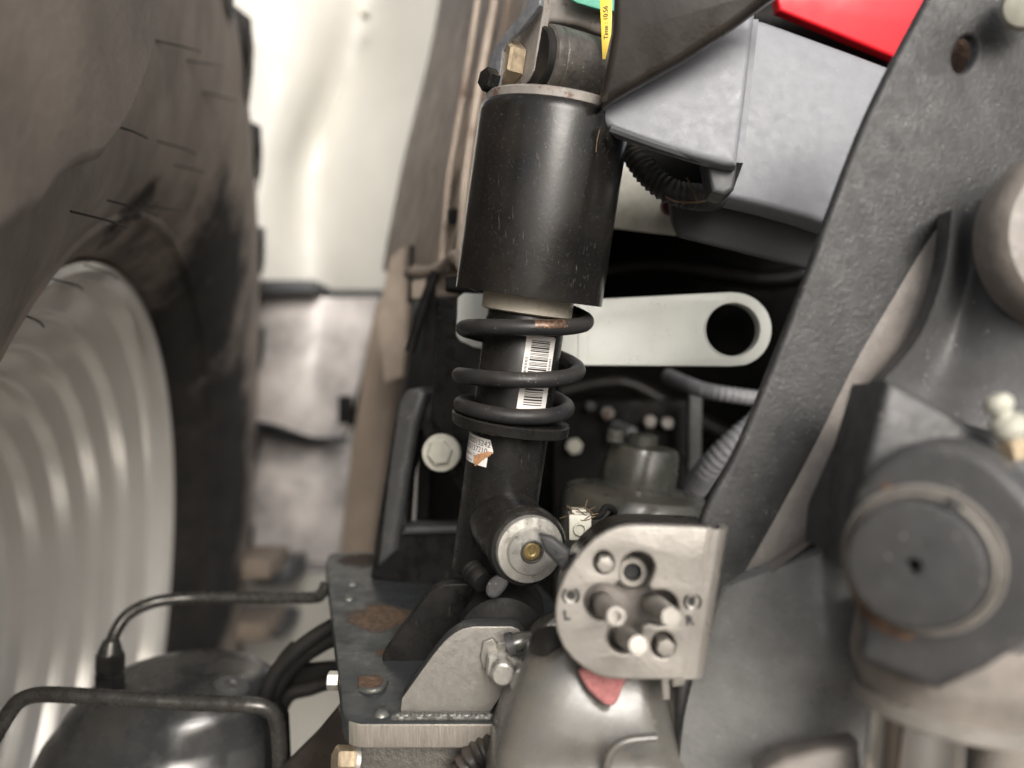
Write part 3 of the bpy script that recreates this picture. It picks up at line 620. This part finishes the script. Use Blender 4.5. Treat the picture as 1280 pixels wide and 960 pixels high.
# ---- coupling plate marked L and R
lr = thing('coupling_plate', 'sandy-grey coupling plate marked L and R with hydraulic pins', 'coupling plate', V(800, 850, .32))
DLR = .312
lp_ = facing(800, 750, DLR, -3, 2)
q = lambda x, y: (680 + .2395*x, 640 + .2395*y)
oz = [(985, 92), (965, 260), (940, 420), (905, 640), (880, 760), (852, 845), (835, 866), (800, 876), (740, 880), (560, 878), (400, 876), (330, 870), (280, 855), (215, 822), (150, 770), (100, 705), (70, 635), (58, 570), (58, 500), (68, 440), (85, 385), (115, 320), (160, 250), (210, 190), (265, 138), (330, 98), (400, 74), (470, 66), (600, 68), (760, 74), (880, 82)]
circ = [((490, 300), 92), ((300, 470), 92), ((420, 645), 92), ((610, 500), 94), ((455, 480), 130)]
def clover(n=96):
    out = []; C0 = Vector((455, 480))
    for k in range(n):
        t = 2*math.pi*k/n; d = Vector((math.cos(t), math.sin(t))); best = 0
        for (cx, cy), r in circ:
            m_ = Vector((cx, cy)) - C0; b = d.dot(m_); D = b*b - m_.length_squared + r*r
            if D > 0: best = max(best, b + math.sqrt(D))
        out.append(best)
    sm = [(out[i-1] + 2*out[i] + out[(i+1) % n])/4 for i in range(n)]
    return [q(C0.x + sm[k]*math.cos(2*math.pi*k/n), C0.y + sm[k]*math.sin(2*math.pi*k/n)) for k in range(n)]
hexh = [q(311 + 52*math.cos(R(a)), 262 + 58*math.sin(R(a))) for a in range(0, 360, 12)]
hexh2 = [q(622 + 62*math.cos(R(a)), 694 + 66*math.sin(R(a))) for a in range(0, 360, 12)]
lh, rh = q(140, 436), q(775, 468)
dot = lambda c: ell(c[0], c[1], 4.8, 4.8, 20)
cut = lambda x, y: (min(x, (985 - (y-92)*.166) - 95), y)
plate('face', [q(*cut(*p)) for p in oz], lp_, .006, LRPAINT, lr, holes=[clover(), hexh, hexh2, dot(lh), dot(rh)], bev=.0012)
# side wall behind the face (open at the top right corner)
i0 = [q(*p) for p in oz]
wall = []
seq = i0[8:] 
def wring(p, t): return lp_.hit(*p) - lp_.n*t
cxy = q(480, 480)
vs, fs = [], []
for p in seq:
    inn = (p[0] + (cxy[0]-p[0])*.05, p[1] + (cxy[1]-p[1])*.05)
    p2 = (p[0] + (cxy[0]-p[0])*.008, p[1] + (cxy[1]-p[1])*.008)
    vs += [wring(p2, .0055), wring(p2, .036), wring(inn, .036), wring(inn, .0055)]
for i in range(len(seq)-1):
    for k in range(4): fs.append((i*4+k, i*4+(k+1) % 4, (i+1)*4+(k+1) % 4, (i+1)*4+k))
fs += [(0, 1, 2, 3), tuple((len(seq)-1)*4+k for k in range(4))]
mk('side_wall', vs, fs, DKMETAL, lr, 50)
rs = [(985, 90), (958, 260), (930, 420), (894, 640), (874, 760), (860, 838), (854, 872)]
rows = [[wring(q(x-93, y), -.0001), wring(q(x-60, y), .0001), wring(q(x-25, y), .0022), wring(q(x-4, y), .0075), wring(q(x-2, y), .018), wring(q(x-16, y), .030)] for x, y in rs]
grid('rolled_edge', rows, LRPAINT, lr, .003, back=-CX)
plate('back_plate', [q(170, 200), q(820, 150), q(760, 800), q(250, 800)], Pl(lp_.p - lp_.n*.020, lp_.n, CU), .006, BRGREY, lr, bev=.001)
for p in (q(140, 436), q(775, 468)):
    disc('mark_dot', lp_.hit(*p) - lp_.n*.0014, lp_.n, .0019, .001, INK, lr)
    for s in (0, 180):
        pts = [lp_.hit(p[0] + 10*math.cos(R(a+s)), p[1] + 10*math.sin(R(a+s))) for a in range(-58, 59, 8)]
        tube('mark_arc', pts, .00055, INK, lr, seg=6, sm=0)
for ch, x, y in (('L', 103, 562), ('R', 740, 588)):
    text('letter', ch, lp_.hit(*q(x, y)) + lp_.n*.0001, (lp_.x*.995 + lp_.y*.06).normalized(), (lp_.y*.995 - lp_.x*.09).normalized(), .0050, INK, lr, bold=.0002)
def pinp(name, zx, zy, tx, ty, r, m, hol=False):
    a = Pl(lp_.p - lp_.n*.014, lp_.n).hit(*q(zx, zy)); tip = V(*q(tx, ty), DLR - .024)
    L = (tip - a).length; rr = r*.2395*DLR/F
    o = lathe(name, a, tip, [(0, rr*1.05), (L*.4, rr*1.05), (L*.42, rr*.92), (L*.9, rr*.92), (L, rr*.8), (L, rr*.45 if hol else .001), (L-.003 if hol else L, rr*.4 if hol else .0005)], m, lr, 32)
    return o
pinp('coupling_pin', 300, 470, 378, 545, 56, LRPAINT, True)
pinp('coupling_pin', 410, 640, 492, 695, 56, LRPAINT)
pinp('coupling_pin', 570, 480, 662, 548, 56, LRPAINT)
a = Pl(lp_.p - lp_.n*.018, lp_.n).hit(*q(455, 300))
lathe('empty_socket', a, a + lp_.n, [(0, .0065), (.005, .0065), (.006, .0055), (.006, .0036), (-.002, .0034)], LRPAINT, lr, 32)
disc('socket_bottom', a + lp_.n*.0012, lp_.n, .0036, .0006, INK, lr)
hexbolt('hex_screw', lp_.hit(*q(312, 268)) - lp_.n*.006, (lp_.n + lp_.x*.05).normalized(), .0034, .009, LRPAINT, lr, .1)
hexbolt('hex_screw', lp_.hit(*q(625, 700)) - lp_.n*.006, (lp_.n + lp_.x*.05).normalized(), .0037, .009, LRPAINT, lr, .3)
plate('foot_tab', [(826, 848), (838, 848), (838, 876), (828, 876)], facing(832, 860, .325), .004, LRPAINT, lr)
plate('foot_tab', [(840, 848), (858, 848), (856, 858), (840, 860)], facing(850, 853, .322), .004, LRPAINT, lr)
plate('side_lug', [(672, 668), (690, 672), (712, 690), (708, 722), (694, 704), (680, 690)], facing(690, 690, .335, -10), .006, GRAPH, lr, bev=.0015)

# ================================================================== THE SHOCK ABSORBER
A = V(692.5, 150, .4065); B = V(612, 713, .434)
SU = (A - B).normalized(); LL = (A - B).length
SWd = (CP - (A+B)/2).normalized(); SS = SWd.cross(SU)*-1
SS = SU.cross(SWd)*1; SS.normalize()
if SS.dot(CX) < 0: SS = -SS
SW = SS.cross(SU).normalized()
if SW.dot(CF) > 0: SW = -SW
def ctr(py): return B + SU*(LL*(713-py)/563)
def SP(py, r, ang): return ctr(py) + (SS*math.sin(R(ang)) + SW*math.cos(R(ang)))*r
def hh(py0, py1): return LL*(py0-py1)/563
sh = thing('shock_absorber', 'black coil-spring shock absorber with barcode label on its tube', 'shock absorber', ctr(713))
Hc = hh(362, 140)
lathe('dust_cover', ctr(362), ctr(140), [(0, .0374), (Hc-.006, .0374), (Hc-.003, .0368), (Hc-.001, .0355), (Hc, .033), (Hc, .0), (Hc-.003, .0), (Hc-.004, .032), (Hc-.01, .0352), (0, .0356)], COVER, sh, 128, smooth=30, closed=True)
lathe('top_plate', ctr(141), ctr(128), [(0, .0345), (.0035, .0345), (.0045, .0335), (.0045, .001)], GREYBR, sh, 96)
lathe('bump_collar', ctr(383), ctr(330), [(0, .0215), (.0008, .0232), (.012, .0233), (.012, .0235), (.02, .0235)], COLLAR, sh, 72)
lathe('inner_tube', ctr(525), ctr(300), [(0, .0203), (hh(525, 392), .0203), (hh(525, 390), .0198), (hh(525, 300), .0198)], BLACK, sh, 72)
keys = [(-1.0, 511, .0268), (-.6, 509, .0268), (0, 502, .0270), (.45, 484, .0285), (1, 458, .0303), (2, 397, .0308), (3, 336, .0308), (4, 276, .0308), (5, 215, .0308)]
def hel(t):
    for (a, y0, r0), (b, y1, r1) in zip(keys, keys[1:]):
        if t <= b:
            u = (t-a)/(b-a); return y0 + (y1-y0)*u, r0 + (r1-r0)*u
    return keys[-1][1], keys[-1][2]
pts = []
for k in range(int(5.0*72)+1):
    t = -.42 + k/72
    if t > 4.6: break
    y, r = hel(t); pts.append(SP(y, r, 360*t))
spr = tube('coil_spring', pts, .0040, SPRING, sh, seg=16, sm=0)
wp = [SP(hel(2 + a/360)[0]-.4, hel(2 + a/360)[1]+.0007, a) for a in range(8, 38, 3)]
tube('worn_streak', [p + SU*.0005 for p in wp], .0034, mat('worn_copper_paint', (.10, .06, .04), .35, metal=.4, var=.9, vscale=500, specks=1, spcol=(.7, .42, .22), spscale=900), spr, seg=12, sm=0)
lathe('spring_seat', ctr(527), ctr(512), [(0, .0296), (.0006, .0304), (.0052, .0308), (.0058, .0302), (.0058, .02)], BLACK, sh, 96)
lathe('damper_tube', ctr(716), ctr(520), [(0, .0185), (.0015, .0203), (hh(716, 520), .0203)], BLACK, sh, 72)
def patch(name, quads, m, parent, off, th=.00015):   # thin sheet wrapped round the tube; list of (py0, py1, ang0, ang1)
    vs, fs = [], []
    for y0, y1, a0, a1 in quads:
        n = max(2, int(abs(a1-a0)/4)+1); base = len(vs)
        for i in range(n+1):
            a = a0 + (a1-a0)*i/n
            for y in (y0, y1):
                vs.append(SP(y, .0203 + off, a)); vs.append(SP(y, .0203 + off + th, a))
        for i in range(n):
            b = base + i*4
            fs += [(b+1, b+3, b+7, b+5), (b, b+2, b+6, b+4), (b, b+1, b+5, b+4), (b+2, b+3, b+7, b+6)]
        fs += [(base, base+1, base+3, base+2), (base+4*n, base+4*n+1, base+4*n+3, base+4*n+2)]
    return mk(name, vs, fs, m, parent, 40)
bl = patch('barcode_label', [(407, 494, 5, 52), (405.5, 407, 8, 49), (494, 495.5, 8, 49)], PAPER, sh, .0001)
bars = []
y = 411
while y < 489:
    wdt = random.choice((.7, .7, 1.1, 1.5, 2.0)); 
    if not 452 < y < 456: bars.append((y, y + wdt, 13, 42))
    y += wdt + random.choice((.8, .9, 1.3, 1.7))
patch('barcode', bars, INK, bl, .00028, .00005)
patch('side_print', [(yy, yy + .8, a0, a0+4) for a0 in (7, 45) for yy in [432 + 1.7*i + random.uniform(-.2, .2) for i in range(14)]], INK, bl, .00028, .00005)
pl_l = patch('part_label', [(537, 571, -84, -26)] + [(537 + k*1.7, 537 + (k+1)*1.7, -26, -26 + 7*min(1, (k+1)/8)) for k in range(8)] + [(550.6 + k*2, 552.6 + k*2, -26, -26 + 7 - 7*(k/3)) for k in range(3)], PAPER, sh, .0001)
patch('torn_corner', [(551 + 2*k, 553 + 2*k, (-27, -33, -38, -43, -46, -48, -50, -49, -49, -48, -46)[k], (-19, -21, -23, -26, -29, -31, -34, -36, -38, -40, -43)[k]) for k in range(11)], TORN, pl_l, .00045)
def wraptext(s, py, ang, size, par):
    cu = bpy.data.curves.new('tmp', 'FONT'); cu.body = s; cu.size = size
    ob = bpy.data.objects.new('tmp', cu); COL.objects.link(ob)
    me = bpy.data.meshes.new_from_object(ob); bpy.data.objects.remove(ob); bpy.data.curves.remove(cu)
    vs = [SP(py, .0203 + .00031, ang + math.degrees(v.co.x/.0203)) + SU*v.co.y for v in me.vertices]
    fs = [tuple(p.vertices) for p in me.polygons]; bpy.data.meshes.remove(me)
    mk('printed_line', vs, fs, INK, par, 0)
wraptext('3000015242', 546.5, -80, .0040, pl_l)
wraptext('0K0137210', 555, -80, .0040, pl_l)
wraptext('Made in Ger', 562.5, -80, .0026, pl_l)
patch('fine_print', [(567.3, 568.6, -78 + 4*k, -75.5 + 4*k) for k in range(6)], INK, pl_l, .00031, .00003)
# lower eye
l0 = V(626, 648, .428); l1 = V(667, 692, .372); LA = (l1 - l0).normalized(); LE = (l1 - l0).length
lathe('lower_eye', l0, l1, [(0, .0185), (LE*.55, .0180), (LE*.62, .0168), (LE*.70, .0168), (LE*.74, .0188), (LE*.84, .0188), (LE*.87, .0178), (LE*.89, .010)], BLACK, sh, 72)
wsh = lathe('end_washer', l0 + LA*LE*.86, l1, [(0, .0160), (.0026, .0160), (.0036, .0154), (.0040, .0116), (.0056, .0108), (.0058, .0055), (.004, .0052)], ZINC, sh, 72)
lathe('recess_ring', l0 + LA*(LE*.86+.0030), l1, [(0, .0056), (.0030, .0056), (.0034, .0050), (.0030, .0045), (0, .0045)], GRAPH, wsh, 40, closed=True)
lathe('bolt_end', l0 + LA*(LE*.86+.0005), l1, [(0, .0044), (.0045, .0044), (.0052, .0036), (.0052, .0022), (.0047, .0016)], YZINC, wsh, 32)
# upper eye
t0 = V(674, 76, .405); t1 = V(750, 97, .423); TA = (t1 - t0).normalized(); TE = (t1 - t0).length
lathe('upper_eye', t0, t1, [(0, .0165), (.0008, .0176), (.005, .0182), (.0056, .0179), (.0062, .0184), (TE-.001, .0184), (TE, .0175)], CASTEYE, sh, 72)
lathe('upper_bush', t0 - TA*.0035, t1, [(0, .0150), (.001, .0160), (.006, .0162)], RUBBER, sh, 64)

# clamp tab near lower eye
ct = thing('hose_elbow', 'small black ringed elbow with grey rounded tab under the silver washer', 'fitting', V(605, 745, .39))
p0, p1 = V(588, 712, .402), V(606, 730, .392)
lathe('collar', p0, p1, [(0, .0050), (.0015, .0060), (.003, .0054), (.0042, .0062), (.006, .0055), (.0075, .0062), (.010, .0058), (.012, .005)], RUBBER, ct, 32)
plate('tab', [(606, 738), (610, 727), (622, 718), (636, 708), (640, 716), (636, 726), (630, 738), (622, 747), (614, 749), (608, 745)], facing(620, 730, .379, -12), .008, GRAPH2, ct, bev=.002, rnd=3)

# ---- upper clevis
cl = thing('clevis_bracket', 'grey clevis bracket holding the top eye of the shock absorber', 'bracket', V(655, 125, .40))
kp = Pl(t0 - TA*.0045, -TA)
plate('side_plate', [(660, -30), (682, -30), (679, 12), (673, 48), (666, 88), (660, 100), (650, 110), (640, 122), (628, 118), (626, 100), (634, 60), (648, 28)], kp, .0042, GREYBR, cl, bev=.0006)
plate('far_plate', [(735, -30), (775, -30), (790, 60), (785, 120), (760, 130), (745, 100)], Pl(t1 + TA*.003, -TA), .0042, GREYBR, cl, bev=.0006)
bx = V(715, 12, .432)
plate('cross_plate', [(664, -40), (770, -40), (770, 40), (755, 45), (720, 32), (690, 28), (672, 36)], facing(715, 10, .425, -6, -12), .02, GREYBR, cl, bev=.003)
bc = kp.hit(645, 80) - TA*.0005
cb_ = thing('clevis_bolt', 'large worn hex bolt head clamping the clevis bracket', 'bolt', bc - Vector((0, 0, .012)))
lathe('head', bc, bc - TA, [(0, .0114), (.0072, .0114), (.0085, .0102), (.0087, .002)], OLDBOLT, cb_, 6, phase=.35, smooth=15)
st = thing('bent_strap', 'blue-grey bent steel strap beside the worn hex bolt', 'strap', V(618, 120, .40))
plate('strap', [(664, -20), (678, -20), (674, 6), (662, 22), (648, 40), (636, 50), (628, 64), (625, 90), (620, 110), (613, 124), (607, 118), (606, 100), (610, 78), (618, 60), (628, 44), (646, 24), (658, 6)], Pl(V(640, 60, .402), -TA + CF*-.3), .003, STRAPM, st, bev=.0006)
hexbolt('black_bolt', V(617, 102, .402), -TA + CF*-.2, .0058, .006, BLACK, st)
tag(plate('teal_strip', [(705, -30), (775, -30), (775, 15), (750, 12), (722, 4), (712, -1)], facing(735, 0, .4145, -5, -10), .003, TEAL, None, bev=.0006), 'chipped teal painted strip above the clevis bracket', 'strip')
yl = thing('yellow_label', 'yellow printed tag strip with black time text beside dark guard', 'tag', V(756, 75, .395))
yp = facing(757, 35, .396, -8)
plate('tape', [(749, -20), (764, -20), (765, 20), (764, 42), (760, 60), (757, 74), (753, 74), (752, 50)], yp, .0006, YEL, yl, bev=.0001)
Yx = (yp.y*.998 - yp.x*.02).normalized(); Yy = (yp.n.cross(Yx)).normalized()
text('print', 'Time : 10:56', yp.hit(760.5, 49) + yp.n*.0002, Yx, Yy, .0032, INK, yl, .00005)

# ---- white connector with dry grass
wc = thing('white_connector', 'small white plastic connector tucked behind the coupling plate', 'connector', V(725, 672, .40))
box('housing', V(724, 657, .40), .0054, .006, .0062, CREAM, wc, .0008)
box('latch', V(723, 641, .401), .0035, .005, .0022, CREAM, wc, .0006)
tube('boss_ring', [V(725 + 7*math.cos(t), 662 + 7*math.sin(t), .393) for t in (2*math.pi*k/20 for k in range(21))], .0005, CREAM, wc, seg=6, sm=0)
random.seed(3)
tw = []
for k in range(15):
    x, y = random.uniform(706, 742), random.uniform(636, 648); a = random.uniform(-.6, .6) + (1.4 if k % 9 == 0 else 0); l = random.uniform(5, 14)
    dd = random.uniform(.390, .402)
    tw.append((V(x - l*math.cos(a), y - l*math.sin(a), dd), V(x, y + random.uniform(-4, 4), dd-.002), V(x + l*math.cos(a), y + l*math.sin(a), dd)))
vs, fs = [], []
for a, b, c in tw:
    P = cat([a, b, c], 3)
    for i in range(len(P)-1):
        t = (P[i+1]-P[i]).normalized(); _, x, y_ = perp(t); r_ = .00024; bs = len(vs)
        for p in (P[i], P[i+1]):
            for kk in range(4): vs.append(p + (x*math.cos(kk*1.57) + y_*math.sin(kk*1.57))*r_)
        for kk in range(4): fs.append((bs+kk, bs+(kk+1) % 4, bs+4+(kk+1) % 4, bs+4+kk))
dg = mk('dry_grass', vs, fs, STRAW, None, 0); tag(dg, 'tuft of dry grass stalks caught on the white connector', 'dry grass'); dg['kind'] = 'stuff'
tag(tube('thin_black_cable', [V(728, 642, .405), V(748, 645, .41), V(758, 634, .42), V(768, 640, .43), V(755, 655, .44)], .0018, RUBBER, None), 'thin black cable curling behind the white connector', 'cable')

# ================================================================== LOWER LEFT TANK AND PIPES
ar = thing('air_tank', 'dark glossy air tank with domed top below the silver rim', 'tank', V(215, 985, .56))
def aring(py, cx, r_, d=.60): 
    c = V(cx, py, d); return [c + (CX*math.cos(2*math.pi*k/64) + Vector((0, 1, 0))*math.sin(2*math.pi*k/64)*.8)*(r_*d/F) for k in range(64)]
tab = [Vector(v) for v in ((836, 240, 40), (838, 238, 80), (846, 236, 100), (862, 230, 118), (885, 218, 128), (900, 213, 132), (915, 208, 140), (935, 204, 148), (960, 202, 152), (1000, 202, 152))]
loft('shell', [aring(v.x, v.y, v.z) for v in cat(tab, 4)], TANK, ar)
lathe('port_boss', V(288, 866, .53), V(292, 850, .53), [(0, .012), (.005, .012), (.007, .0095), (.007, .004), (.005, .003)], GRAPH2, ar, 32)
ft = thing('pipe_fitting', 'black hex pipe fitting on the left shoulder of the air tank', 'fitting', V(137, 862, .56))
lathe('hex_nut', V(137, 862, .57), V(138, 815, .57), [(0, .0105), (.010, .0105), (.011, .0085), (.013, .0085), (.014, .0105), (.024, .0105), (.026, .008)], RUBBER, ft, 6, smooth=15)
lathe('ferrule', V(137, 822, .57), V(140, 795, .57), [(0, .009), (.006, .0075), (.012, .0055)], PIPE, ft, 24)
tag(tube('brake_pipe', [V(137, 818, .57), V(142, 795, .57), V(158, 770, .575), V(185, 755, .58), V(215, 749, .585), V(260, 747, .59), V(340, 747, .59), V(390, 747, .585), V(402, 742, .58), V(408, 730, .58)], .0042, PIPE, None, seg=20),
    'bent dark steel pipe rising from the fitting across to the base plate', 'pipe')
tag(tube('brake_pipe', [V(-40, 975, .47), V(-5, 918, .47), V(12, 890, .472), V(28, 874, .474), V(60, 868, .476), V(150, 873, .478), V(230, 878, .48), V(310, 881, .48), V(335, 886, .482), V(346, 902, .485), V(350, 940, .49), V(351, 1000, .49)], .0046, PIPE, None, seg=20),
    'bent dark steel pipe passing in front of the air tank', 'pipe')
cbn = thing('black_cable_bundle', 'tangled black cables between the air tank and base plate', 'cables', V(370, 900, .55))
for i, pp in enumerate(([(326, 890), (342, 845), (372, 812), (402, 790), (440, 770)], [(335, 870), (360, 832), (385, 812), (412, 796), (445, 786)], [(345, 905), (360, 870), (390, 860), (418, 850)], [(352, 880), (350, 850), (352, 830), (370, 808)], [(365, 826), (380, 818), (392, 806), (410, 800)])):
    tube('cable', [V(x, y, .54 + .012*i) for x, y in pp], .005 if i != 1 else .0075, RUBBER, cbn)
plate('cable_bracket', [(350, 836), (420, 830), (424, 858), (395, 862), (362, 866), (350, 856)], facing(385, 845, .57), .01, VOID, cbn, bev=.001)
tag(plate('dark_support_arm', [(400, 1000), (330, 1000), (350, 960), (395, 915), (424, 880), (435, 900), (440, 940), (436, 1000)], facing(395, 940, .47, -10), .02, DKMETAL, None, bev=.003), 'dark slanted support arm under the base plate corner', 'arm')
tag(plate('dark_hanger', [(330, 885), (345, 880), (356, 900), (360, 990), (330, 990)], facing(345, 930, .515), .012, VOID, None, bev=.002), 'black upright hanger behind the curved pipe end', 'hanger')
